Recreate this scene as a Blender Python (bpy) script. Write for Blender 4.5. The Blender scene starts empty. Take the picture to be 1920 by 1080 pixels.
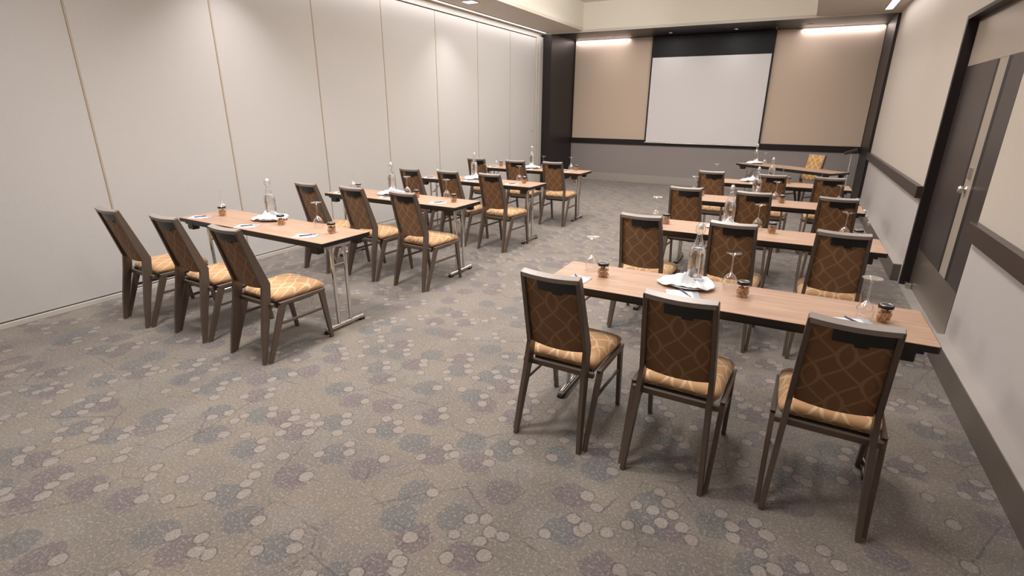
import bpy, bmesh, math, random
from mathutils import Vector, Matrix
random.seed(7)
S = bpy.context.scene
C = S.collection
PI = math.pi
def R(d): return math.radians(d)

# ---------------------------------------------------------------- camera, world, exposure
CAM_H = 1.68
camd = bpy.data.cameras.new('camera'); cam = bpy.data.objects.new('camera', camd); C.objects.link(cam)
F_PX, PITCH, YAW, ROLL = 974.61, 0.332755, -0.488346, 0.00675
camd.sensor_fit = 'HORIZONTAL'; camd.sensor_width = 36.0; camd.lens = F_PX / 1920 * 36.0
camd.clip_start = 0.05; camd.clip_end = 100
_f = Vector((math.sin(YAW) * math.cos(PITCH), math.cos(YAW) * math.cos(PITCH), -math.sin(PITCH)))
_r = Vector((math.cos(YAW), -math.sin(YAW), 0)); _u = _r.cross(_f)
_r2 = _r * math.cos(ROLL) + _u * math.sin(ROLL); _u2 = -_r * math.sin(ROLL) + _u * math.cos(ROLL)
m3 = Matrix((_r2, _u2, -_f)).transposed()
cam.matrix_world = Matrix.Translation((0, 0, CAM_H)) @ m3.to_4x4()
S.camera = cam
w = bpy.data.worlds.new('world'); S.world = w; w.use_nodes = True
w.node_tree.nodes['Background'].inputs[0].default_value = (1, .95, .9, 1)
w.node_tree.nodes['Background'].inputs[1].default_value = 0.05
S.view_settings.view_transform = 'Standard'
S.view_settings.look = 'None'
S.view_settings.gamma = 1.0
S.view_settings.exposure = 0.0
S.view_settings.use_curve_mapping = False

# room constants (metres; camera stands above the origin)
XL, XR, YB, YF, YN = -5.33, 1.135, 11.32, 12.69, -2.2
HS, HT, HA = 3.222, 3.75, 3.20
TX0, TX1, TY0 = -4.37, -0.09, 0.6        # tray opening
DY0, DY1, DX, DH = 4.48, 6.34, 1.21, 2.44  # door recess

def area(name, loc, sx, sy, power, col=(1, .965, .95), rot=(0, 0, 0), spread=180):
    d = bpy.data.lights.new(name, 'AREA'); d.shape = 'RECTANGLE'; d.size = sx; d.size_y = sy
    d.energy = power; d.color = col; d.spread = R(spread)
    o = bpy.data.objects.new(name, d); o.location = loc; o.rotation_euler = rot; C.objects.link(o); return o
# recessed luminaires of the raised ceiling (above the frame)
for y, p in ((1.8, 53), (4.6, 46), (7.0, 44), (9.6, 34)):
    for x in (-3.1, -1.0):
        area('ceiling_luminaire_light', (x, y, HT - 0.03), 0.6, 0.6, p * ((1.25 if y < 3 else .92) if x < -2 else (.5 if y < 3 else .8)), spread=(132 if y < 6 else 150))
# added fill lights, out of view inside the tray, brightening its sides and top
area('tray_fill_front', (-2.2, 7.4, HS + .22), 3.6, .25, 45, (1, .96, .90), (R(97), 0, 0))
area('tray_fill_side', (-2.4, 8.0, HS + .22), .25, 4.0, 30, (1, .96, .90), (0, R(97), 0))
area('tray_fill_up', (-2.2, 4.2, HS + .12), 2.4, 4.5, 40, (1, .96, .91), (PI, 0, 0))
# slot lights beside the two long walls
area('slot_light_left', (XL + .13, 5.83, HS - .012), .06, 10.8, 26, (1, .95, .95), (0, 0, 0))
area('slot_light_right', (.92, 6.2, HS - .02), .08, 9, 22, (1, .95, .93), (0, 0, 0))
area('downlight_left', (-4.8, 7.6, HS - .02), .2, .2, 6, spread=100)
area('downlight_left', (-4.8, 3.7, HS - .02), .2, .2, 8, spread=100)
# wall washers at the head of the fabric panels
area('wash_light', (-4.395, 12.642, HA - .012), 1.28, .04, 4.5, (1, .93, .96), (0, 0, 0))
area('wash_light', (.375, 12.642, HA - .012), 1.34, .04, 5, (1, .93, .96), (0, 0, 0))
for x in (-4.08, -2.74, -1.46, -.17):
    area('spot_light', (x, 12.15, HA - .02), .06, .06, 3.0)

# ---------------------------------------------------------------- material helpers
class NG:
    def __init__(s, mat):
        mat.use_nodes = True; s.t = mat.node_tree; s.b = s.t.nodes['Principled BSDF']
    def n(s, typ, **kw):
        nd = s.t.nodes.new(typ)
        for k, v in kw.items(): setattr(nd, k, v)
        return nd
    def put(s, sock, v):
        if isinstance(v, bpy.types.NodeSocket): s.t.links.new(v, sock)
        elif v is not None: sock.default_value = v
    def m(s, op, a, b=None, c=None, clamp=False):
        nd = s.n('ShaderNodeMath', operation=op, use_clamp=clamp)
        s.put(nd.inputs[0], a); s.put(nd.inputs[1], b)
        if c is not None: s.put(nd.inputs[2], c)
        return nd.outputs[0]
    def step(s, x, lo, hi):      # smooth 0..1 between lo and hi
        nd = s.n('ShaderNodeMapRange', interpolation_type='SMOOTHSTEP')
        s.put(nd.inputs[0], x); s.put(nd.inputs[1], lo); s.put(nd.inputs[2], hi)
        return nd.outputs[0]
    def mix(s, f, a, b):
        nd = s.n('ShaderNodeMix', data_type='RGBA')
        s.put(nd.inputs[0], f); s.put(nd.inputs[6], col4(a)); s.put(nd.inputs[7], col4(b))
        return nd.outputs[2]
    def coord(s, kind='Object'): return s.n('ShaderNodeTexCoord').outputs[kind]
    def sep(s, v):
        nd = s.n('ShaderNodeSeparateXYZ'); s.put(nd.inputs[0], v); return nd.outputs
    def comb(s, x, y, z=0.0):
        nd = s.n('ShaderNodeCombineXYZ'); s.put(nd.inputs[0], x); s.put(nd.inputs[1], y); s.put(nd.inputs[2], z); return nd.outputs[0]
    def add(s, v, t):
        nd = s.n('ShaderNodeVectorMath', operation='ADD'); s.put(nd.inputs[0], v); nd.inputs[1].default_value = t; return nd.outputs[0]
    def scale(s, v, t):
        nd = s.n('ShaderNodeVectorMath', operation='MULTIPLY'); s.put(nd.inputs[0], v); nd.inputs[1].default_value = t; return nd.outputs[0]
    def noise(s, v, sc, detail=2, rough=.5):
        nd = s.n('ShaderNodeTexNoise'); s.put(nd.inputs['Vector'], v); nd.inputs['Scale'].default_value = sc
        nd.inputs['Detail'].default_value = detail; nd.inputs['Roughness'].default_value = rough; return nd.outputs['Fac']
    def vor(s, v, sc, feature='F1', rnd=1.0):
        nd = s.n('ShaderNodeTexVoronoi', voronoi_dimensions='2D', feature=feature)
        s.put(nd.inputs['Vector'], v); nd.inputs['Scale'].default_value = sc; nd.inputs['Randomness'].default_value = rnd; return nd
    def bump(s, h, strength=.2, dist=.01):
        nd = s.n('ShaderNodeBump'); nd.inputs['Strength'].default_value = strength; nd.inputs['Distance'].default_value = dist
        s.put(nd.inputs['Height'], h); s.t.links.new(nd.outputs[0], s.b.inputs['Normal'])
def col4(c):
    return c if isinstance(c, bpy.types.NodeSocket) or c is None else (c[0], c[1], c[2], 1)
def basic(name, col, rough=.6, metal=0, spec=.5, grain=0, gscale=(40, 40, 40), bump=0):
    mt = bpy.data.materials.new(name); g = NG(mt)
    g.b.inputs['Roughness'].default_value = rough; g.b.inputs['Metallic'].default_value = metal
    g.b.inputs['Specular IOR Level'].default_value = spec
    v = g.scale(g.coord(), gscale)
    nz = g.noise(v, 1, 3)
    k = grain
    g.put(g.b.inputs['Base Color'], g.mix(nz, [c * (1 - k) for c in col], [min(1, c * (1 + k)) for c in col]))
    if bump: g.bump(nz, bump, .002)
    return mt
M = {}
M['panel'] = basic('panel_fabric', (.585, .56, .54), .85, grain=.04, gscale=(90, 90, 60), bump=.15)
M['seam'] = basic('seam_strip', (.50, .40, .30), .6)
M['gap'] = basic('shadow_gap', (.03, .025, .02), .9)
M['trackwall'] = basic('track_paint', (.58, .54, .49), .5, grain=.02)
M['wall'] = basic('wall_vinyl', (.60, .54, .475), .75, grain=.03, gscale=(70, 70, 70), bump=.1)
M['dado'] = basic('dado_vinyl', (.56, .52, .50), .75, grain=.04, gscale=(90, 90, 90), bump=.1)
M['frontdado'] = basic('front_dado_vinyl', (.34, .30, .29), .8, grain=.03, gscale=(90, 90, 90))
M['ceil'] = basic('ceiling_paint', (.66, .59, .51), .85, grain=.01)
M['tray'] = basic('tray_paint', (.78, .74, .66), .85, grain=.01)
M['dark'] = basic('dark_wood', (.022, .016, .017), .42, grain=.15, gscale=(60, 60, 4), spec=.3)
M['rail'] = basic('rail_wood', (.055, .04, .036), .33, grain=.2, gscale=(60, 4, 60))
M['doorwood'] = basic('door_wood', (.048, .037, .036), .32, grain=.2, gscale=(60, 60, 4))
M['tan'] = basic('tan_fabric_panel', (.66, .52, .41), .9, grain=.03, gscale=(150, 150, 150), bump=.1)
M['screen'] = basic('screen_white', (.80, .77, .77), .8, grain=.01)
M['black'] = basic('black_cloth', (.012, .012, .014), .7)
M['plastic'] = basic('black_plastic', (.012, .010, .010), .35)
M['bronze'] = basic('bronze_metal', (.30, .255, .21), .28, metal=.7, grain=.1, gscale=(8, 8, 1))
M['trans'] = basic('transom_panel', (.40, .345, .285), .3, grain=.05, gscale=(6, 6, 1))
M['bbface'] = basic('baseboard_face', (.14, .115, .095), .4, grain=.08, gscale=(2, 10, 30))
M['bbtop'] = basic('baseboard_cap', (.42, .38, .35), .5)
M['bbfront'] = basic('baseboard_front', (.42, .38, .34), .5)
M['chrome'] = basic('chrome', (.72, .70, .68), .12, metal=1)
M['steel'] = basic('satin_steel', (.55, .53, .50), .3, metal=1)
M['frame'] = basic('chair_frame_metal', (.15, .11, .085), .38, metal=.35, grain=.1, gscale=(30, 30, 30))
M['frametop'] = basic('chair_top_rail_metal', (.34, .29, .26), .35, metal=.1, grain=.1)
M['ceramic'] = basic('white_ceramic', (.80, .79, .77), .2)
M['paper'] = basic('paper', (.86, .87, .90), .7)
M['grey'] = basic('grey_print', (.45, .48, .52), .6)
M['cloth'] = basic('white_napkin', (.88, .90, .93), .9, grain=.02, gscale=(200, 200, 200), bump=.2)
M['pen'] = basic('pen_blue', (.03, .05, .12), .3)
M['nut'] = basic('snack_mix', (.52, .25, .08), .6, grain=.6, gscale=(120, 120, 120))
M['white'] = basic('white_plastic', (.85, .85, .83), .4)
M['thresh'] = basic('threshold_metal', (.50, .46, .43), .4, metal=.4)

def emis(name, col, st):
    mt = bpy.data.materials.new(name); g = NG(mt)
    g.b.inputs['Emission Color'].default_value = (*col, 1); g.b.inputs['Emission Strength'].default_value = st
    g.b.inputs['Base Color'].default_value = (*col, 1)
    return mt
M['lamp'] = emis('lamp_white', (1, .95, .93), 2.2)
M['lampdim'] = emis('lamp_spot', (1, .92, .88), 1.2)

def thin_glass(name, tint=(1, 1, 1), base=.06, edge=.75):
    mt = bpy.data.materials.new(name); mt.use_nodes = True; t = mt.node_tree; t.nodes.clear()
    out = t.nodes.new('ShaderNodeOutputMaterial'); mix = t.nodes.new('ShaderNodeMixShader')
    tr = t.nodes.new('ShaderNodeBsdfTransparent'); tr.inputs[0].default_value = (*tint, 1)
    gl = t.nodes.new('ShaderNodeBsdfGlossy'); gl.inputs['Roughness'].default_value = .06
    gl.inputs[0].default_value = (1, 1, 1, 1)
    lw = t.nodes.new('ShaderNodeLayerWeight'); lw.inputs[0].default_value = .5
    pw = t.nodes.new('ShaderNodeMath'); pw.operation = 'POWER'; pw.inputs[1].default_value = 2.2
    mr = t.nodes.new('ShaderNodeMapRange'); mr.inputs[3].default_value = base; mr.inputs[4].default_value = edge
    t.links.new(lw.outputs['Facing'], pw.inputs[0]); t.links.new(pw.outputs[0], mr.inputs[0])
    t.links.new(mr.outputs[0], mix.inputs[0]); t.links.new(tr.outputs[0], mix.inputs[1]); t.links.new(gl.outputs[0], mix.inputs[2])
    t.links.new(mix.outputs[0], out.inputs[0])
    return mt
M['glass'] = thin_glass('clear_glass', base=.14, edge=1.0)
M['glassjar'] = thin_glass('jar_glass', base=.12, edge=.8)
mt = bpy.data.materials.new('water'); g = NG(mt); M['water'] = mt
g.b.inputs['Base Color'].default_value = (.97, .98, 1, 1); g.b.inputs['Roughness'].default_value = 0
g.b.inputs['Transmission Weight'].default_value = 1; g.b.inputs['IOR'].default_value = 1.33

# wood laminate of the tables
mt = bpy.data.materials.new('oak_laminate'); g = NG(mt); M['oak'] = mt
o = g.coord(); v = g.scale(o, (1.6, 22, 22)); n1 = g.noise(v, 1.5, 5, .6); n2 = g.noise(g.scale(o, (6, 160, 160)), 1, 2)
c = g.mix(g.step(n1, .3, .7), (.42, .262, .178), (.55, .365, .255))
c = g.mix(g.m('MULTIPLY', n2, .3), c, (.36, .20, .12))
g.put(g.b.inputs['Base Color'], c); g.b.inputs['Roughness'].default_value = .42

# interlaced oval-and-diamond upholstery
def fabric(name, base, line, plane):
    mt = bpy.data.materials.new(name); g = NG(mt)
    x, y, z = g.sep(g.coord())[:3]
    if plane == 'xz': a, b = x, z
    else: a, b = x, g.m('SUBTRACT', y, g.m('MULTIPLY', z, 1.9))
    u = g.m('DIVIDE', g.m('ADD', a, 5.04), .105); vv = g.m('DIVIDE', g.m('ADD', b, 5.02), .125)
    fr = g.m('FRACT', vv); fl = g.m('FLOOR', vv)
    dia = g.m('MULTIPLY', g.m('SUBTRACT', 1.0, g.m('ABSOLUTE', g.m('SUBTRACT', g.m('MULTIPLY', fr, 2.0), 1.0))), .66)
    ova = g.m('MULTIPLY', g.m('SINE', g.m('MULTIPLY', fr, PI)), .30)
    par = g.m('MODULO', fl, 2.0)
    ds = []
    for k in (0, 1):
        uu = g.m('SUBTRACT', u, float(k))
        ue = g.m('ABSOLUTE', g.m('SUBTRACT', uu, g.m('MULTIPLY', g.m('ROUND', g.m('MULTIPLY', uu, .5)), 2.0)))
        p = par if k == 0 else g.m('SUBTRACT', 1.0, par)
        wd = g.m('ADD', g.m('MULTIPLY', dia, p), g.m('MULTIPLY', ova, g.m('SUBTRACT', 1.0, p)))
        ds.append(g.m('ABSOLUTE', g.m('SUBTRACT', ue, wd)))
    d = g.m('MINIMUM', ds[0], ds[1])
    ln = g.m('SUBTRACT', 1.0, g.step(d, .055, .085))
    wv = g.noise(g.coord(), 350, 2)
    big = g.noise(g.coord(), 5, 2)
    lf = g.m('MULTIPLY', ln, g.m('ADD', .55, g.m('MULTIPLY', big, .7)), clamp=True)
    c = g.mix(lf, base, line)
    c = g.mix(g.m('MULTIPLY', wv, .35), c, [q * .6 for q in base])
    g.put(g.b.inputs['Base Color'], c); g.b.inputs['Roughness'].default_value = .75
    g.b.inputs['Sheen Weight'].default_value = .15
    g.bump(wv, .2, .001)
    return mt
M['fab_back'] = fabric('upholstery_rear_shaded', (.245, .116, .048), (.39, .225, .10), 'xz')  # same weave as the seat, with the unlit rear's shade in its colours
M['fab_front'] = fabric('upholstery_front', (.50, .27, .09), (.85, .60, .26), 'xz')
M['fab_seat'] = fabric('upholstery_seat', (.56, .32, .155), (.80, .57, .33), 'xy')

# carpet
mt = bpy.data.materials.new('patterned_carpet'); g = NG(mt); M['carpet'] = mt
o = g.coord(); fine = g.noise(o, 160, 3, .7); mid = g.noise(o, 2.2, 3)
wob = g.n('ShaderNodeTexNoise'); wob.inputs['Scale'].default_value = 14; g.put(wob.inputs['Vector'], o)
wv = g.n('ShaderNodeVectorMath', operation='MULTIPLY_ADD'); g.put(wv.inputs[0], wob.outputs['Color']); wv.inputs[1].default_value = (.025, .025, 0); g.put(wv.inputs[2], o)
p = wv.outputs[0]
base = g.mix(g.step(mid, .35, .65), (.252, .213, .174), (.205, .177, .152))
c = base
SC = 4.1
edge_n = g.noise(o, 11, 3)
def blob(c, off, rad, soft, strength, colA, colB, gate_lo, sc=SC, rnd=.85):
    vn = g.vor(g.add(p, (off[0], off[1], 0)), sc, rnd=rnd)
    d = g.m('ADD', vn.outputs['Distance'], g.m('MULTIPLY', g.m('SUBTRACT', edge_n, .5), .22)); cr = g.sep(vn.outputs['Color'])
    inside = g.m('SUBTRACT', 1.0, g.step(d, rad, rad + soft))
    gate = g.m('GREATER_THAN', cr[1], gate_lo)
    col = g.mix(g.step(cr[0], .45, .55), colA, colB)
    return g.mix(g.m('MULTIPLY', g.m('MULTIPLY', inside, gate), strength), c, col)
c = blob(c, (.37, .21), .42, .05, .5, (.20, .175, .165), (.25, .225, .20), .45)
c = blob(c, (0, 0), .32, .03, .68, (.150, .118, .128), (.135, .138, .140), .12)
c = blob(c, (-.05, .03), .2, .02, .4, (.16, .12, .13), (.14, .14, .145), .5)
# twigs
ed = g.vor(p, 1.9, 'DISTANCE_TO_EDGE').outputs['Distance']
tw = g.m('MULTIPLY', g.m('SUBTRACT', 1.0, g.step(ed, .004, .013)), g.step(g.noise(o, 3.1, 1), .45, .55))
c = g.mix(g.m('MULTIPLY', tw, .6), c, (.09, .075, .075))
ed2 = g.vor(g.add(p, (3.3, 1.7, 0)), 5.5, 'DISTANCE_TO_EDGE').outputs['Distance']
tw2 = g.m('MULTIPLY', g.m('SUBTRACT', 1.0, g.step(ed2, .01, .03)), g.step(g.noise(o, 4.7, 1), .52, .6))
c = g.mix(g.m('MULTIPLY', tw2, .45), c, (.10, .085, .085))
def dot(c, off, rad, gate_lo, sc=SC, rnd=.85, strength=.85):
    vn = g.vor(g.add(p, (off[0], off[1], 0)), sc, rnd=rnd)
    d = vn.outputs['Distance']; cr = g.sep(vn.outputs['Color'])
    gate = g.m('GREATER_THAN', cr[2], gate_lo)
    ring = g.m('SUBTRACT', 1.0, g.step(d, rad + .025, rad + .045))
    c = g.mix(g.m('MULTIPLY', g.m('MULTIPLY', ring, gate), .6), c, (.095, .075, .078))
    ins = g.m('SUBTRACT', 1.0, g.step(d, rad, rad + .02))
    return g.mix(g.m('MULTIPLY', g.m('MULTIPLY', ins, gate), strength), c, (.345, .30, .26))
c = dot(c, (-.065, -.03), .115, .25)
c = dot(c, (-.015, -.085), .105, .5)
c = dot(c, (.06, .05), .10, .62)
c = dot(c, (.21, .15), .11, .55)
c = g.mix(g.m('MULTIPLY', g.step(fine, .42, .60), .75), c, g.mix(.5, c, (.05, .042, .038)))
spk = g.noise(g.add(o, (7, 3, 0)), 70, 2, .8)
c = g.mix(g.m('MULTIPLY', g.step(spk, .5, .68), .5), c, (.42, .37, .33))
g.put(g.b.inputs['Base Color'], c); g.b.inputs['Roughness'].default_value = .95
g.b.inputs['Specular IOR Level'].default_value = .15; g.b.inputs['Sheen Weight'].default_value = .25
g.bump(fine, .5, .004)

# ---------------------------------------------------------------- mesh helpers
def quad_box(bm, x0, x1, y0, y1, z0, z1):
    vs = [bm.verts.new(p) for p in ((x0, y0, z0), (x1, y0, z0), (x1, y1, z0), (x0, y1, z0), (x0, y0, z1), (x1, y0, z1), (x1, y1, z1), (x0, y1, z1))]
    for f in ((0, 3, 2, 1), (4, 5, 6, 7), (0, 1, 5, 4), (1, 2, 6, 5), (2, 3, 7, 6), (3, 0, 4, 7)):
        bm.faces.new([vs[i] for i in f])
def prism_x(bm, pts, xa, xb):
    """pts: (y,z) outline; xa(z), xb(z): the two x faces."""
    A = [bm.verts.new((xa(z), y, z)) for y, z in pts]; B = [bm.verts.new((xb(z), y, z)) for y, z in pts]
    n = len(pts)
    bm.faces.new(A); bm.faces.new(B[::-1])
    for i in range(n): bm.faces.new((A[i], B[i], B[(i + 1) % n], A[(i + 1) % n]))
def tube(bm, pts, r, seg=10, cap=True):
    pts = [Vector(p) for p in pts]; rings = []
    for i, p in enumerate(pts):
        d = (pts[min(i + 1, len(pts) - 1)] - pts[max(i - 1, 0)]).normalized()
        ref = Vector((0, 0, 1)) if abs(d.z) < .9 else Vector((1, 0, 0))
        a = d.cross(ref).normalized(); b = d.cross(a)
        rr = r[i] if isinstance(r, (list, tuple)) else r
        rings.append([bm.verts.new(p + (a * math.cos(2 * PI * k / seg) + b * math.sin(2 * PI * k / seg)) * rr) for k in range(seg)])
    for A, B in zip(rings, rings[1:]):
        for k in range(seg): bm.faces.new((A[k], A[(k + 1) % seg], B[(k + 1) % seg], B[k]))
    if cap: bm.faces.new(rings[0][::-1]); bm.faces.new(rings[-1])
def lathe(bm, prof, seg=24, closed=False):
    rings = []
    for r, z in prof:
        if r < 1e-5: rings.append([bm.verts.new((0, 0, z))])
        else: rings.append([bm.verts.new((r * math.cos(2 * PI * k / seg), r * math.sin(2 * PI * k / seg), z)) for k in range(seg)])
    pairs = list(zip(rings, rings[1:])) + ([(rings[-1], rings[0])] if closed else [])
    for A, B in pairs:
        if len(A) == 1 and len(B) == 1: continue
        for k in range(seg):
            k2 = (k + 1) % seg
            if len(A) == 1: bm.faces.new((A[0], B[k2], B[k]))
            elif len(B) == 1: bm.faces.new((A[k], A[k2], B[0]))
            else: bm.faces.new((A[k], A[k2], B[k2], B[k]))
def obj(name, bm, mat, parent=None, smooth=False, bevel=0, loc=None, bseg=1):
    if bevel: bmesh.ops.bevel(bm, geom=bm.edges[:], offset=bevel, segments=bseg, affect='EDGES', profile=.6)
    bmesh.ops.recalc_face_normals(bm, faces=bm.faces[:])
    me = bpy.data.meshes.new(name); bm.to_mesh(me); bm.free()
    me.materials.append(mat)
    if smooth:
        for p in me.polygons: p.use_smooth = True
        if smooth != 'all':
            try: me.set_sharp_from_angle(angle=R(40))
            except Exception: pass
    o = bpy.data.objects.new(name, me); C.objects.link(o)
    if parent: o.parent = parent
    if loc: o.location = loc
    return o
def box(name, x0, x1, y0, y1, z0, z1, mat, parent=None, bevel=0):
    bm = bmesh.new(); quad_box(bm, x0, x1, y0, y1, z0, z1); return obj(name, bm, mat, parent, bevel=bevel)
def tag(o, label, cat, group=None):
    o['label'] = label; o['category'] = cat
    if group: o['group'] = group
    return o
def struct(o, label=None):
    o['kind'] = 'structure'
    if label: o['label'] = label
    return o
def thing(name, label=None, cat=None, loc=(0, 0, 0), rz=0, group=None):
    o = bpy.data.objects.new(name, None); C.objects.link(o); o.location = loc; o.rotation_euler = (0, 0, rz)
    o.empty_display_size = .1
    if label: tag(o, label, cat, group)
    return o
def dup(o, parent=None):
    c = o.copy(); C.objects.link(c)
    if parent: c.parent = parent
    for ch in list(o.children): dup(ch, c)
    return c

# ---------------------------------------------------------------- the room
struct(box('floor', XL - .2, XR + .3, YN, YF + .1, -.05, 0, M['carpet']), 'carpet with scattered circles and twigs in grey, mauve and beige')

# left wall: operable partition of tall panels
wl = struct(box('wall_left', XL - .15, XL - .05, YN, YB, 0, HS, M['gap']), 'tall cream folding partition wall')
box('floor_track', XL - .05, XL + .012, YN, YB - .27, 0, .042, M['trackwall'], wl, .002)
box('head_track', XL - .05, XL + .005, YN, YB, 3.125, HS, M['trackwall'], wl)
seams = [-1.35, -.10, 1.153, 2.403, 3.651, 4.938, 6.158, 7.401, 8.661, 9.891, 11.05]
ys = [YN] + seams
first = None
for a, b in zip(ys, ys[1:]):
    pn = box('wall_panel', XL - .05, XL, a + .006, b - .006, .052, 3.108, M['panel'], wl, .004)
for s in seams[:-1]:
    box('panel_seal', XL - .05, XL + .002, s - .005, s + .005, .055, 3.105, M['seam'], wl)
box('jamb_post', XL - .05, XL + .03, 11.06, 11.13, 0, 3.12, M['trackwall'], wl, .003)
box('jamb_post', XL - .05, XL + .05, 11.15, YB, 0, 3.14, M['trackwall'], wl, .003)
bm = bmesh.new(); lathe(bm, [(0, 0), (.014, 0), (.014, .006), (0, .008)], 10)
for v in bm.verts: v.co = Vector((v.co.z, v.co.x, v.co.y))
obj('panel_lock', bm, M['bronze'], wl, loc=(XL, 10.9, 1.2))

# right wall with the door recess
wr = struct(box('wall_right', XR, XR + .3, YN, DY0, .985, HS, M['wall']), 'beige vinyl wall above a grey dado')
box('wall_surface', XR, XR + .3, DY1, YB, .985, HS, M['wall'], wr)
box('wall_surface', XR, XR + .3, DY0, DY1, DH + .03, HS, M['wall'], wr)
box('dado_surface', XR, XR + .3, YN, DY0, 0, .985, M['dado'], wr)
box('dado_surface', XR, XR + .3, DY1, YB, 0, .985, M['dado'], wr)
def rail(n, y0, y1):
    r = struct(box(n, XR - .05, XR, y0, y1, .87, .985, M['rail'], None, .002))
    return r
rail('trim_1', YN, DY0 - .02); rail('trim_2', DY1 + .06, YB - .005)
def baseb(n, y0, y1):
    r = struct(box(n, XR - .071, XR, y0, y1, 0, .172, M['bbface']))
    box('cap', XR - .073, XR, y0, y1, .172, .18, M['bbtop'], r)
    return r
baseb('baseboard_right', YN, DY0 - .04); baseb('baseboard_right_far', DY1 + .12, YB - .005)

# door
dr = struct(box('door_1', DX, DX + .05, DY0, DY1, 0, DH, M['bronze']), 'dark double door with bronze metal strips and kick plate in a black frame')
box('transom', DX - .006, DX, DY0, DY1 - .05, 2.055, DH - .03, M['trans'], dr)
box('door_leaf', DX - .005, DX, 5.42, DY1 - .05, .40, 2.05, M['doorwood'], dr, .002)
box('door_leaf', DX - .005, DX, DY0, 5.10, .40, 2.05, M['doorwood'], dr, .002)
box('stile', DX - .006, DX, 5.37, 5.42, .40, 2.05, M['dark'], dr, .002)
box('stile', DX - .006, DX, 5.09, 5.16, .40, 2.05, M['dark'], dr, .002)
bm = bmesh.new(); lathe(bm, [(0, 0), (.03, 0), (.03, .008), (.012, .01), (.012, .022), (.026, .028), (.030, .042), (.022, .054), (0, .058)], 20)
for v in bm.verts: v.co = Vector((-v.co.z, v.co.x, v.co.y))
obj('door_knob', bm, M['chrome'], dr, 'all', loc=(DX, 5.29, 1.10))
box('meeting_strip', DX - .004, DX, 5.16, 5.37, .40, 2.055, M['trans'], dr)
box('lock_plate', DX - .009, DX, 5.23, 5.33, 1.18, 1.27, M['steel'], dr, .002)
box('hinge_block', DX - .05, DX, DY1 - .16, DY1 - .09, 0, .06, M['steel'], dr, .004)
fr = struct(box('trim_3', XR - .004, DX + .05, DY1 - .005, DY1 + .05, 0, DH + .035, M['dark'], None, .002), 'black door frame')
box('frame_head', XR - .004, DX + .05, DY0, DY1, DH, DH + .035, M['dark'], fr, .002)
box('frame_jamb', XR + .002, DX + .05, DY0 - .002, DY0 + .02, 0, DH, M['dark'], fr)
struct(box('trim_4', XR - .01, DX, DY0 + .02, DY1 - .01, 0, .006, M['thresh']), 'metal door threshold')

# back of the room (behind the camera)
struct(box('wall_back', XL - .15, XR + .3, YN - .1, YN, 0, HS, M['wall']))

# ceiling: lowered border and raised tray
ce = struct(box('ceiling', XL - .15, TX0, YN, YB, HS, HS + .05, M['ceil']), 'beige lowered ceiling border round a raised cream tray')
box('ceiling_border', TX1, XR + .3, YN, YB, HS, HS + .05, M['ceil'], ce)
box('ceiling_border', TX0, TX1, YN, TY0, HS, HS + .05, M['ceil'], ce)
box('tray_side', TX0 - .06, TX0, TY0, YB, HS + .05, HT, M['tray'], ce)
box('tray_side', TX1, TX1 + .06, TY0, YB, HS + .05, HT, M['tray'], ce)
box('tray_side', TX0 - .06, TX1 + .06, YB, YB + .06, HS + .02, HT, M['tray'], ce)
box('tray_side', TX0 - .06, TX1 + .06, TY0 - .06, TY0, HS + .05, HT, M['tray'], ce)
box('tray_top', TX0 - .06, TX1 + .06, TY0 - .06, YB + .06, HT, HT + .05, M['tray'], ce)

# stage alcove
wf = struct(box('wall_front', XL - .15, XR + .3, YF + .03, YF + .13, 0, HS + .03, M['frontdado']), 'end wall with tan fabric panels over a grey dado')
box('fabric_panel', -5.06, -3.235, YF - .012, YF + .03, .998, HA, M['tan'], wf, .004)
box('fabric_panel', -.752, XR - .05, YF - .012, YF + .03, .998, HA, M['tan'], wf, .004)
box('dado_surface', -5.08, XR - .045, YF, YF + .03, .18, .88, M['frontdado'], wf)
box('backing_board', -3.235, -.752, YF - .005, YF + .03, .9, HA, M['black'], wf)
struct(box('trim_5', -5.08, XR - .045, YF - .03, YF + .03, .88, .997, M['dark'], None, .002), 'dark wooden rail across the end wall')
struct(box('baseboard_front', -5.08, XR - .045, YF - .02, YF + .03, 0, .18, M['bbfront'], None, .002))
struct(box('trim_6', XL - .01, -5.08, YB, YF + .03, 0, HA + .03, M['dark'], None, .003), 'dark wooden column at the left of the stage alcove')
struct(box('trim_7', XR - .045, XR + .3, YB, YF + .03, 0, HA + .03, M['dark'], None, .003), 'dark wooden column at the right of the stage alcove')
al = struct(box('trim_8', XL - .01, XR + .3, YB + .012, YF + .03, HA, HA + .05, M['dark']), 'dark wooden soffit of the stage alcove')
box('soffit_edge', XL - .01, XR, YB - .004, YB + .012, HA - .005, HS + .018, M['trackwall'], al)

# projection screen
sc = thing('projection_screen', 'white projection screen hanging on black cloth at the end wall', 'screen', (-1.985, YF - .06, .93))
box('screen_sheet', -1.205, 1.205, -.004, .004, .03, 1.835, M['screen'], sc)
box('screen_border', -1.235, -1.205, -.005, .005, .02, 2.26, M['black'], sc)
box('screen_border', 1.205, 1.235, -.005, .005, .02, 2.26, M['black'], sc)
box('black_drop', -1.205, 1.205, -.005, .005, 1.835, 2.26, M['black'], sc)
bm = bmesh.new(); tube(bm, [(-1.235, 0, .015), (1.235, 0, .015)], .014, 10); obj('weight_bar', bm, M['steel'], sc, True)

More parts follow.
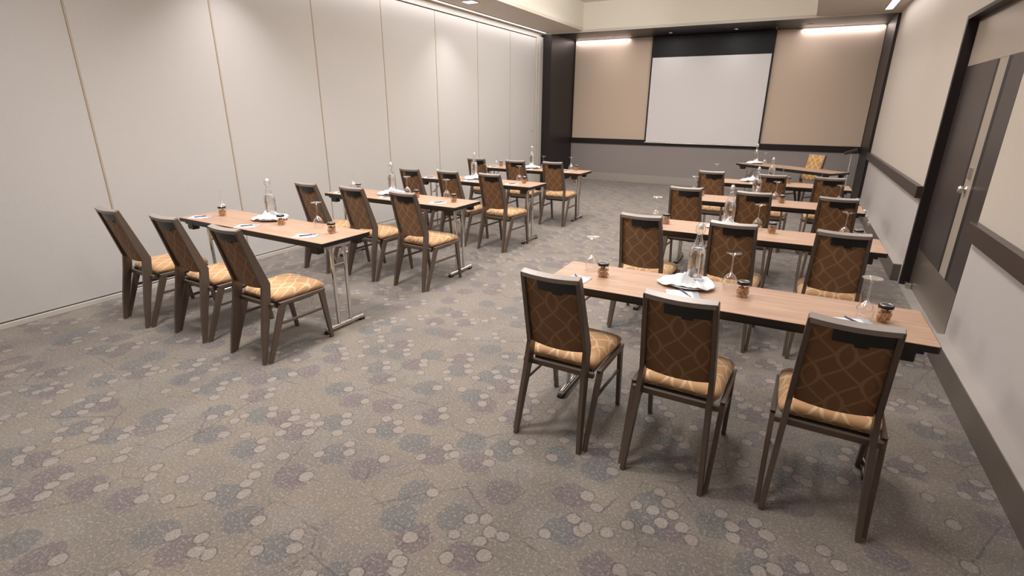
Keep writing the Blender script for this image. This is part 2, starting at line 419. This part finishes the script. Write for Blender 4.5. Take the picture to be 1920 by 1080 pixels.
# ceiling lights
def strip_light(name, label, x0, x1, y0, y1, z):
    t = thing(name, label, 'light', ((x0 + x1) / 2, (y0 + y1) / 2, z))
    a, b = (x1 - x0) / 2, (y1 - y0) / 2
    box('diffuser', -a, a, -b, b, -.006, 0, M['lamp'], t)
    bm = bmesh.new()
    quad_box(bm, -a - .008, -a, -b - .008, b + .008, -.01, 0); quad_box(bm, a, a + .008, -b - .008, b + .008, -.01, 0)
    quad_box(bm, -a, a, -b - .008, -b, -.01, 0); quad_box(bm, -a, a, b, b + .008, -.01, 0)
    obj('frame', bm, M['trackwall'], t)
    return t
strip_light('strip_light', 'long white strip light in the ceiling along the partition wall', XL + .10, XL + .16, .4, 11.26, HS)
strip_light('strip_light', 'narrow white strip light in the ceiling above the door wall', .87, .97, 1.6, 11.05, HS)
strip_light('wall_washer', 'bright strip light above the left tan fabric panel', -5.04, -3.75, 12.62, 12.665, HA)
strip_light('wall_washer', 'bright strip light above the right tan fabric panel', -.30, 1.05, 12.62, 12.665, HA)
strip_light('downlight', 'square recessed ceiling light beside the long strip light', -4.9, -4.7, 7.5, 7.7, HS)
for x, nm in ((-4.08, 'round spotlight in the dark soffit above the left tan panel'), (-2.74, 'round spotlight in the dark soffit above the left half of the screen'),
              (-1.46, 'round spotlight in the dark soffit above the right half of the screen'), (-.17, 'round spotlight in the dark soffit above the right tan panel')):
    t = thing('spotlight', nm, 'light', (x, 12.15, HA), group='spotlights in the stage soffit')
    bm = bmesh.new(); lathe(bm, [(.035, 0), (.05, 0), (.05, -.006), (.033, -.01), (.033, 0)], 16, False); obj('bezel', bm, M['steel'], t, True)
    bm = bmesh.new(); lathe(bm, [(0, -.003), (.033, -.003), (.033, 0)], 16); obj('lens', bm, M['lampdim'], t)
t = thing('sprinkler', 'tiny sprinkler head in the dark soffit near the screen edge', 'sprinkler', (-.745, 12.3, HA))
bm = bmesh.new(); lathe(bm, [(0, 0), (.025, 0), (.025, -.005), (.008, -.008), (.008, -.03), (.018, -.032), (.018, -.035), (0, -.035)], 12); obj('head', bm, M['steel'], t, True)

# ---------------------------------------------------------------- chair
def make_chair():
    t = thing('banquet_chair')
    TH = .011
    def pc(z):        # post centre line in x
        return .184 - (.184 - .160) * z / .42 if z < .42 else .160 - (.160 - .143) * (z - .42) / .52
    post = [(0, 0), (.03, 0), (.084, .22), (.138, .42), (.158, .545), (.02, .943), (-.018, .935), (.096, .53), (.074, .42), (.030, .2)]
    for s in (-1, 1):
        bm = bmesh.new(); prism_x(bm, post, lambda z: s * (pc(z) - TH), lambda z: s * (pc(z) + TH)); obj('back_post', bm, M['frame'], t, bevel=.0025)
        mc = lambda z: .203 + .006 * z / .41
        bm = bmesh.new(); prism_x(bm, [(.030, 0), (.062, 0), (.222, .384), (.222, .40), (.172, .40)], lambda z: s * (mc(z) - TH), lambda z: s * (mc(z) + TH)); rl = obj('rear_leg', bm, M['frame'], t, bevel=.0025)
        bm = bmesh.new(); prism_x(bm, [(.565, 0), (.592, 0), (.548, .40), (.500, .40)], lambda z: s * (mc(z) - TH), lambda z: s * (mc(z) + TH)); obj('front_leg', bm, M['frame'], t, bevel=.0025)
        bm = bmesh.new(); prism_x(bm, [(.165, .412), (.555, .412), (.549, .386), (.19, .386)], lambda z: s * (.209 - TH * 1.1), lambda z: s * (.209 + TH * 1.1)); obj('side_rail', bm, M['frame'], t, bevel=.0025)
        box('stretcher', s * .206 - .006, s * .206 + .006, .145, .53, .248, .268, M['frame'], t, .002)
        bm = bmesh.new(); lathe(bm, [(0, 0), (.014, 0), (.014, .008), (0, .008)], 10); obj('foot_glide', bm, M['steel'], rl, loc=(s * .196, .032, -.001))
    box('rear_rail', -.2, .2, .118, .142, .385, .412, M['frame'], t, .002)
    box('front_rail', -.2, .2, .515, .54, .386, .410, M['frame'], t, .002)
    box('seat_pan', -.165, .165, .18, .50, .355, .408, M['plastic'], t, .008)
    # seat cushion
    bm = bmesh.new(); nx, ny = 14, 14; top = []; bot = []
    for j in range(ny + 1):
        rt, rb = [], []
        for i in range(nx + 1):
            a = -1 + 2 * i / nx; b = -1 + 2 * j / ny
            # rounded-corner map
            ax, bx = a, b
            hw = .196 + .016 * (b + 1) / 2
            k = (1 - .06 * (abs(a) ** 6) * (abs(b) ** 6))
            x = hw * ax * k; y = .368 + .206 * bx * k
            e = (1 - abs(a) ** 7) * (1 - abs(b) ** 7)
            dome = (1 - a * a) * (1 - b * b)
            rt.append(bm.verts.new((x, y, .440 + .030 * e ** .5 + .010 * dome)))
            rb.append(bm.verts.new((x * .97, y if abs(b) < 1 else .368 + .206 * b * .975, .413)))
        top.append(rt); bot.append(rb)
    for j in range(ny):
        for i in range(nx):
            bm.faces.new((top[j][i], top[j][i + 1], top[j + 1][i + 1], top[j + 1][i]))
            bm.faces.new((bot[j][i], bot[j + 1][i], bot[j + 1][i + 1], bot[j][i + 1]))
    ring = lambda g_: [g_[0][i] for i in range(nx + 1)] + [g_[j][nx] for j in range(1, ny + 1)] + [g_[ny][i] for i in range(nx - 1, -1, -1)] + [g_[j][0] for j in range(ny - 1, 0, -1)]
    A, B = ring(top), ring(bot); n = len(A)
    for k in range(n): bm.faces.new((A[k], B[k], B[(k + 1) % n], A[(k + 1) % n]))
    obj('seat', bm, M['fab_seat'], t, 'all')
    # curved back: a surface in (x, s) with s up the recline
    P0, P1 = Vector((.118, .512)), Vector((-.004, .925))
    up = (P1 - P0).normalized(); nf = Vector((up.y, -up.x))     # nf points to the front (+y)
    L = (P1 - P0).length
    def bp(x, s, d):      # point on the back: x across, s 0..1 up, d towards the front
        q = P0 + up * (L * s) + nf * (d - .014 * (1 - (x / .14) ** 2))
        return (x, q.x, q.y)
    def slab(name, mat, x0, x1, s0, s1, d0, d1, nx=10, ns=8, puff=0, lower=0, smooth=True):
        bm = bmesh.new(); G = []
        for d in (d0, d1):
            g_ = []
            for j in range(ns + 1):
                row = []
                for i in range(nx + 1):
                    a = -1 + 2 * i / nx; b = -1 + 2 * j / ns
                    x = x0 + (x1 - x0) * i / nx; s = s0 + (s1 - s0) * j / ns
                    if lower: s -= lower * (1 - a * a) * (1 - j / ns)
                    dd = d + (puff * ((1 - a ** 6) * (1 - b ** 6)) ** .5 if d == d1 else 0)
                    wd = x * (1 + .07 * (1 - s))
                    q = bp(x, s, dd); row.append(bm.verts.new((wd, q[1], q[2])))
                g_.append(row)
            G.append(g_)
        for j in range(ns):
            for i in range(nx):
                bm.faces.new((G[0][j][i], G[0][j][i + 1], G[0][j + 1][i + 1], G[0][j + 1][i]))
                bm.faces.new((G[1][j][i], G[1][j + 1][i], G[1][j + 1][i + 1], G[1][j][i + 1]))
        def rg(g_): return [g_[0][i] for i in range(nx + 1)] + [g_[j][nx] for j in range(1, ns + 1)] + [g_[ns][i] for i in range(nx - 1, -1, -1)] + [g_[j][0] for j in range(ns - 1, 0, -1)]
        A, B = rg(G[0]), rg(G[1]); n = len(A)
        for k in range(n): bm.faces.new((A[k], B[k], B[(k + 1) % n], A[(k + 1) % n]))
        return obj(name, bm, mat, t, smooth)
    slab('back_panel', M['fab_back'], -.134, .134, .02, .985, .004, .018, lower=.02)
    slab('back_cushion', M['fab_front'], -.138, .138, .03, 1.0, .018, .030, puff=.018, lower=.02)
    slab('top_rail', M['frametop'], -.150, .150, .985, 1.040, -.012, .026, nx=10, ns=1, smooth=False)
    slab('handle_recess', M['plastic'], -.062, .132, .845, .985, -.004, .006, nx=10, ns=2, smooth=False)
    slab('handle_notch', M['plastic'], .012, .058, .815, .85, -.004, .005, nx=4, ns=2, smooth=False)
    return t

# ---------------------------------------------------------------- folding table (origin at the centre of its footprint on the floor)
TL, TW, TZ = 1.83, .48, .75
def make_table():
    t = thing('folding_table')
    a, b = TL / 2, TW / 2
    def rrect(hx, hy, r, n=4):
        o = []
        for cx, cy, a0 in ((hx - r, hy - r, 0), (-hx + r, hy - r, 90), (-hx + r, -hy + r, 180), (hx - r, -hy + r, 270)):
            for k in range(n + 1):
                q = R(a0 + 90 * k / n); o.append((cx + r * math.cos(q), cy + r * math.sin(q)))
        return o
    def plate(name, pts, z0, z1, mat):
        bm = bmesh.new(); A = [bm.verts.new((x, y, z0)) for x, y in pts]; B = [bm.verts.new((x, y, z1)) for x, y in pts]
        bm.faces.new(A[::-1]); bm.faces.new(B); n = len(pts)
        for k in range(n): bm.faces.new((A[k], A[(k + 1) % n], B[(k + 1) % n], B[k]))
        return obj(name, bm, mat, t)
    plate('tabletop', rrect(a - .003, b - .003, .012), TZ - .03, TZ, M['oak'])
    plate('edge_band', rrect(a, b, .015), TZ - .031, TZ - .002, M['plastic'])
    for s in (-1, 1):
        box('under_rail', -a + .05, a - .05, s * (b - .035) - .012, s * (b - .035) + .012, TZ - .052, TZ - .031, M['plastic'], t)
    for s in (-1, 1):
        x = s * (a - .12)
        for q in (-1, 1): box('leg_bracket', x - .035, x + .045, q * (b - .05) - .03, q * (b - .05) + .03, TZ - .095, TZ - .031, M['plastic'], t, .004)
        bm = bmesh.new(); tube(bm, [(x, -b + .03, TZ - .06), (x, b - .03, TZ - .06)], .012, 10); quad_box(bm, x - .016, x + .016, -.12, .12, TZ - .082, TZ - .052); obj('pivot_bar', bm, M['chrome'], t, False)
        for q in (-1, 1):
            bm = bmesh.new(); tube(bm, [(x, q * .066, TZ - .055), (x, q * .064, TZ - .25), (x, q * .061, .045)], .0145, 12); obj('leg', bm, M['chrome'], t, True)
        bm = bmesh.new(); tube(bm, [(x, -.19, .03), (x, .19, .03)], .019, 12); fb = obj('foot_bar', bm, M['chrome'], t, True)
        for q in (-1, 1): box('foot_pad', x - .02, x + .02, q * .175 - .025, q * .175 + .025, 0, .022, M['plastic'], fb, .004)
        bm = bmesh.new(); tube(bm, [(x, 0, TZ - .22), (x - s * .17, 0, TZ - .05)], .007, 8); tube(bm, [(x, -.066, TZ - .22), (x, .066, TZ - .22)], .008, 8); obj('folding_brace', bm, M['steel'], t, True)
    return t

# ---------------------------------------------------------------- table ware
def make_glass():
    t = thing('wine_glass')      # upside down, rim on the table
    prof = [(.031, 0), (.0365, .02), (.039, .038), (.036, .058), (.026, .076), (.012, .088), (.0045, .098), (.004, .13), (.004, .175), (.008, .190), (.030, .201), (.041, .205), (.041, .207), (.0, .2075)]
    bm = bmesh.new(); lathe(bm, prof[:6] + [(.0045, .098)], 24); obj('bowl', bm, M['glass'], t, 'all')
    bm = bmesh.new(); lathe(bm, [(.0045, .098), (.004, .13), (.004, .175), (.008, .190)], 14); obj('stem', bm, M['glass'], t, 'all')
    bm = bmesh.new(); lathe(bm, [(.008, .190), (.030, .2005), (.0415, .204), (.0415, .2065), (0, .2075)], 24); obj('foot', bm, M['glass'], t, True)
    return t
def make_jar():
    t = thing('snack_jar')
    bm = bmesh.new(); lathe(bm, [(0, .001), (.028, .001), (.031, .005), (.031, .058), (.028, .066), (.028, .071)], 20); obj('jar_glass', bm, M['glassjar'], t, True)
    bm = bmesh.new(); lathe(bm, [(0, .068), (.0315, .068), (.0315, .080), (.029, .083), (0, .083)], 20); lid = obj('lid', bm, M['plastic'], t, True)
    bm = bmesh.new(); lathe(bm, [(.0225, .083), (.0235, .0845), (.026, .0845), (.027, .083)], 20); obj('lid_ring', bm, M['steel'], lid, True)
    bm = bmesh.new(); rr = random.Random(3)
    for k in range(130):
        q = rr.random() * 2 * PI; r = .0255 * math.sqrt(rr.random()); z = .008 + rr.random() * .042
        s = .0045 + rr.random() * .0035
        mx = Matrix.Translation((r * math.cos(q), r * math.sin(q), z)) @ Matrix.Rotation(rr.random() * 6, 4, (rr.random(), rr.random(), rr.random() + .1)) @ Matrix.Diagonal((s * 1.5, s, s * .8, 1))
        bmesh.ops.create_icosphere(bm, subdivisions=1, radius=1, matrix=mx)
    o_ = obj('snack_pieces', bm, M['nut'], t, 'all'); o_['kind'] = 'stuff'
    return t
def make_bottle():
    t = thing('water_bottle')
    prof = [(0, .001), (.040, .001), (.045, .006), (.0455, .15), (.044, .172), (.034, .203), (.021, .235), (.0145, .262), (.0135, .29), (.016, .293), (.016, .300), (.0125, .302)]
    bm = bmesh.new(); lathe(bm, prof, 20); obj('bottle_glass', bm, M['glass'], t, 'all')
    bm = bmesh.new(); lathe(bm, [(0, .005), (.039, .005), (.0428, .010), (.0433, .15), (.0418, .170), (.0322, .200), (0, .200)], 20); obj('water', bm, M['water'], t, True)
    bm = bmesh.new(); lathe(bm, [(0, .300), (.012, .300), (.0145, .306), (.0145, .316), (.010, .326), (0, .329)], 14); obj('stopper', bm, M['ceramic'], t, 'all')
    bm = bmesh.new()
    for s in (-1, 1): tube(bm, [(s * .015, 0, .272), (s * .024, 0, .288), (s * .022, 0, .312), (s * .008, 0, .332), (0, 0, .334)], .0016, 6)
    tube(bm, [(.017 * math.cos(k * PI / 6), .017 * math.sin(k * PI / 6), .272) for k in range(13)], .0016, 6)
    obj('wire_bail', bm, M['chrome'], t, 'all')
    return t
def make_plate():
    t = thing('plate')
    bm = bmesh.new(); lathe(bm, [(0, .002), (.07, 0), (.078, .004), (.105, .010), (.132, .018), (.133, .020), (.105, .0145), (.074, .008), (0, .007)], 32)
    obj('dish', bm, M['ceramic'], t, 'all')
    return t
def make_napkin():
    # gathered square cloth lying over the plate with raised pleats
    bm = bmesh.new(); seg, nr = 72, 16; rows = []
    for j in range(nr + 1):
        row = []
        for k in range(seg):
            th = 2 * PI * k / seg
            sq = min(1 / max(abs(math.cos(th)), 1e-3), 1 / max(abs(math.sin(th)), 1e-3), 1.25)
            R0 = .112 * sq
            R0 += .062 * max(0, math.cos(th - R(188))) ** 10 + .03 * max(0, math.cos(th - R(-12))) ** 14
            q = j / nr; r = .046 + (R0 - .046) * q
            fold = math.sin(5 * th + 1.1 + 2.2 * q) * .009 + math.sin(11 * th + 3 * q) * .0045 + math.sin(17 * th - 2 * q) * .002
            z = .019 + .012 * (1 - q) + abs(fold) * (1.1 - .35 * q) + .046 * math.exp(-((q - .22) / .22) ** 2) * max(0, math.cos(th - R(255))) ** 5
            if r > .128: z = z - (r - .128) * .35
            row.append(bm.verts.new((r * math.cos(th), r * math.sin(th), max(z, .006))))
        rows.append(row)
    c0 = bm.verts.new((0, 0, .02))
    for k in range(seg): bm.faces.new((c0, rows[0][k], rows[0][(k + 1) % seg]))
    for A, B in zip(rows, rows[1:]):
        for k in range(seg): bm.faces.new((A[k], B[k], B[(k + 1) % seg], A[(k + 1) % seg]))
    for v in rows[0]: v.co.z = .0215
    o_ = obj('napkin', bm, M['cloth'], None, 'all')
    md = o_.modifiers.new('thick', 'SOLIDIFY'); md.thickness = .0018; md.offset = 1
    return o_
def make_pad():
    t = thing('notepad')
    box('sheets', -.058, .058, -.084, .051, 0, .004, M['paper'], t)
    box('header', -.058, .058, .051, .084, 0, .0042, M['grey'], t)
    return t
def make_pen():
    t = thing('pen')
    bm = bmesh.new(); tube(bm, [(-.062, 0, .0045), (.03, 0, .0045)], .0042, 8); obj('barrel', bm, M['pen'], t, True)
    bm = bmesh.new(); tube(bm, [(.03, 0, .0045), (.055, 0, .0045), (.066, 0, .0045)], [.0042, .0035, .001], 8); obj('tip', bm, M['steel'], t, True)
    box('clip', -.058, -.022, -.0008, .0008, .0085, .0105, M['steel'], t)
    return t

protos = dict(chair=make_chair(), table=make_table(), glass=make_glass(), jar=make_jar(), bottle=make_bottle(), plate=make_plate(), napkin=make_napkin(), pad=make_pad(), pen=make_pen())
used = set()
def put(kind, x, y, z, rz, label, cat, group):
    o_ = protos[kind] if kind not in used else dup(protos[kind]); used.add(kind)
    o_.location = (x, y, z); o_.rotation_euler = (0, 0, rz); tag(o_, label, cat, group)
    return o_

ROWN = ['nearest', 'second', 'third', 'farthest']
SEAT = ['left', 'middle', 'right']
def side_name(side): return 'on the partition side' if side == 'L' else 'on the door side'

tables = [  # side, row, centre x, centre y, rotation deg
    ('L', 0, -3.812, 2.83, -2.0), ('L', 1, -3.80, 4.49, -1.4), ('L', 2, -3.78, 6.14, -2.0), ('L', 3, -3.76, 7.80, -1.2),
    ('R', 0, -.255, 2.81, 0.2), ('R', 1, -.255, 4.50, .6), ('R', 2, -.25, 6.17, .5), ('R', 3, -.25, 7.86, .5)]
for sd, r, x, y, a in tables:
    put('table', x, y, 0, R(a), 'oak-topped folding table with chrome legs, %s row %s' % (ROWN[r], side_name(sd)), 'table', 'folding tables set in rows')
put('table', -.095, 10.30, 0, R(-35.6), 'oak-topped folding table turned askew in front of the end wall', 'table', 'folding tables set in rows')

chairs = {('L', 0): [(-4.55, 2.007, -3.3), (-3.886, 2.047, -1.5), (-3.187, 2.03, -2.7)],
          ('L', 1): [(-4.40, 3.75, -4), (-3.79, 3.77, -3), (-3.155, 3.768, -3.7)],
          ('L', 2): [(-4.35, 5.36, -3), (-3.78, 5.39, -3), (-3.19, 5.405, -4.4)],
          ('L', 3): [(-4.40, 7.06, -1), (-3.71, 7.05, 3), (-3.13, 7.12, 2.2)],
          ('R', 0): [(-.936, 2.147, -1.5), (-.334, 2.129, -1.6), (.289, 2.160, -1.9)],
          ('R', 1): [(-.945, 3.80, -1), (-.31, 3.83, -1), (.345, 3.87, -2)],
          ('R', 2): [(-.93, 5.44, -2), (-.30, 5.44, -1), (.39, 5.46, -1)],
          ('R', 3): [(-.92, 7.10, -1), (-.22, 7.08, -1), (.38, 7.12, -1)]}
for (sd, r), lst in chairs.items():
    for i, (x, y, a) in enumerate(lst):
        put('chair', x, y, 0, R(a), 'brown metal chair with oval-patterned upholstery, %s seat at %s table %s' % (SEAT[i], ROWN[r], side_name(sd)), 'chair', 'banquet chairs at the tables')
put('chair', .32, 10.80, 0, R(146), 'patterned banquet chair facing the room behind the askew table', 'chair', 'banquet chairs at the tables')

PADJ = 'of the %s table %s'
items = {  # glasses, jars, pads (x, y, rz), plate, bottle ; world coordinates
 ('L', 0): dict(g=[(-4.66, 2.99, 0), (-3.35, 2.94, 2)], j=[(-4.48, 2.87, 0), (-3.71, 2.87, 1), (-3.11, 2.85, 2)], p=[(-4.57, 2.72, 0, -62), (-3.89, 2.68, 1, -62), (-3.20, 2.675, 2, -62)], pl=(-3.95, 2.97), b=(-3.95, 2.97)),
 ('L', 1): dict(g=[(-4.64, 4.66, 0), (-3.79, 4.62, 1), (-3.27, 4.64, 2)], j=[(-4.50, 4.60, 0), (-3.60, 4.54, 1), (-3.09, 4.51, 2)], p=[(-4.55, 4.38, 0, -62), (-3.88, 4.38, 1, -62), (-3.20, 4.38, 2, -62)], pl=(-3.99, 4.60), b=(-3.99, 4.60)),
 ('L', 2): dict(g=[(-4.58, 6.28, 0), (-3.72, 6.25, 1), (-3.25, 6.30, 2)], j=[(-4.42, 6.24, 0), (-3.11, 6.18, 2)], p=[(-4.50, 6.00, 0, -62), (-3.85, 6.03, 1, -62), (-3.20, 6.00, 2, -62)], pl=(-3.92, 6.24), b=(-3.92, 6.24)),
 ('L', 3): dict(g=[(-4.52, 7.90, 0), (-3.62, 7.88, 1), (-3.16, 7.93, 2)], j=[(-4.40, 7.86, 0), (-3.07, 7.93, 2)], p=[(-4.45, 7.70, 0, -62), (-3.80, 7.68, 1, -62), (-3.17, 7.70, 2, -62)], pl=(-3.83, 7.87), b=(-3.83, 7.87)),
 ('R', 0): dict(g=[(-1.00, 2.91, 0), (-.215, 2.945, 1), (.395, 2.78, 2)], j=[(-.895, 2.82, 0), (-.14, 2.85, 1), (.475, 2.80, 2)], p=[(-1.00, 2.675, 0, -4), (-.42, 2.725, 1, -75), (.35, 2.70, 2, -75)], pl=(-.42, 2.905), b=(-.395, 2.905)),
 ('R', 1): dict(g=[(-1.02, 4.63, 0), (-.20, 4.66, 1), (.41, 4.63, 2)], j=[(-.905, 4.52, 0), (-.085, 4.58, 1), (.50, 4.62, 2)], p=[(-.98, 4.36, 0, -62), (-.42, 4.40, 1, -75), (.38, 4.42, 2, -75)], pl=(-.42, 4.61), b=(-.42, 4.61)),
 ('R', 2): dict(g=[(-.99, 6.32, 0), (-.14, 6.31, 1), (.45, 6.33, 2)], j=[(-.90, 6.30, 0), (-.07, 6.20, 1)], p=[(-.95, 6.02, 0, -62), (-.42, 6.08, 1, -75), (.38, 6.08, 2, -75)], pl=(-.335, 6.28), b=(-.335, 6.28)),
 ('R', 3): dict(g=[(-.98, 8.00, 0), (-.13, 7.98, 1), (.33, 8.00, 2)], j=[(-.05, 7.98, 1)], p=[(-.42, 7.78, 1, -75)], pl=(-.48, 7.96), b=(-.27, 7.97))}
for (sd, r), d in items.items():
    tn = '%s table %s' % (ROWN[r], side_name(sd))
    for x, y, s in d['g']: put('glass', x, y, TZ, 0, 'upside-down wine glass at the %s seat, %s' % (SEAT[s], tn), 'glass', 'upside-down wine glasses')
    for x, y, s in d['j']: put('jar', x, y, TZ, R(40 * s), 'small lidded snack jar at the %s seat, %s' % (SEAT[s], tn), 'jar', 'snack jars on the tables')
    for x, y, s, a in d['p']:
        put('pad', x, y, TZ, R(a), 'white notepad at the %s seat, %s' % (SEAT[s], tn), 'notepad', 'notepads on the tables')
        if a == -4: put('pen', x - .005, y + .025, TZ + .0045, R(-55), 'dark pen lying on the notepad, %s seat, %s' % (SEAT[s], tn), 'pen', 'pens on the notepads')
        else: put('pen', x + .01, y + .01, TZ + .0045, R(-50 if sd == 'R' else 60), 'dark pen lying on the notepad, %s seat, %s' % (SEAT[s], tn), 'pen', 'pens on the notepads')
    ra = {0: 0, 1: 20, 2: 45, 3: 10}[r] + (0 if sd == 'R' else 25)
    put('plate', d['pl'][0], d['pl'][1], TZ, 0, 'round white plate under a napkin, %s' % tn, 'plate', 'plates under napkins')
    put('napkin', d['pl'][0], d['pl'][1], TZ, R(ra), 'white napkin spread over a plate, %s' % tn, 'napkin', 'napkins over plates')
    on = math.hypot(d['b'][0] - d['pl'][0], d['b'][1] - d['pl'][1]) < .1
    put('bottle', d['b'][0], d['b'][1], TZ + (.0235 if on else 0), R(25 * r + (0 if sd == 'R' else 40)), 'clear swing-top water bottle %s, %s' % ('on the napkin' if on else 'beside the plate', tn), 'bottle', 'water bottles on the tables')
# the askew table
put('plate', -.66, 10.73, TZ, 0, 'round white plate under a napkin, askew table by the end wall', 'plate', 'plates under napkins')
put('napkin', -.66, 10.73, TZ, R(30), 'white napkin spread over a plate, askew table by the end wall', 'napkin', 'napkins over plates')
put('bottle', -.66, 10.73, TZ + .0235, 0, 'clear swing-top water bottle on the napkin, askew table by the end wall', 'bottle', 'water bottles on the tables')
put('glass', -.50, 10.62, TZ, 0, 'upside-down wine glass near the plate, askew table by the end wall', 'glass', 'upside-down wine glasses')

# ---------------------------------------------------------------- stand beside the alcove column
t = thing('microphone_stand', 'slim chrome stand with a tilted black box on top near the end wall corner', 'stand', (.91, 12.0, 0))
bm = bmesh.new(); tube(bm, [(0, 0, .02), (.0, 0, .9)], .008, 8); obj('pole', bm, M['ceramic'], t, True)
bm = bmesh.new(); quad_box(bm, -.11, .11, -.05, .05, -.025, .025)
bmesh.ops.rotate(bm, verts=bm.verts[:], cent=(0, 0, 0), matrix=Matrix.Rotation(R(-22), 3, 'Y'))
obj('head', bm, M['rail'], t, bevel=.006, loc=(-.02, 0, .945))
bm = bmesh.new(); lathe(bm, [(0, 0), (.12, 0), (.12, .012), (.02, .022), (0, .022)], 20); obj('base', bm, M['plastic'], t, True)
bm = bmesh.new(); tube(bm, [(.09, .02, .97), (.085, .03, .6), (.07, .04, .2), (.05, .04, .025)], .004, 6); obj('cable', bm, M['steel'], t, True)

# white plugs on a short lead dangling from the end of the third table on the door side
t = thing('power_adapter', 'white plugs on a lead dangling off the right end of the third door-side table', 'plug', (.668, 6.2, .735))
for dx, z in ((.012, -.02), (.034, -.075), (.068, -.135)):
    bm = bmesh.new(); lathe(bm, [(0, -.032), (.015, -.030), (.019, .020), (.009, .034), (0, .035)], 12); obj('plug', bm, M['white'], t, 'all', loc=(dx, 0, z))
bm = bmesh.new(); tube(bm, [(-.02, 0, .0), (.0, 0, .005), (.012, 0, -.02), (.034, 0, -.075), (.068, 0, -.135)], .003, 6); obj('lead', bm, M['white'], t, True)
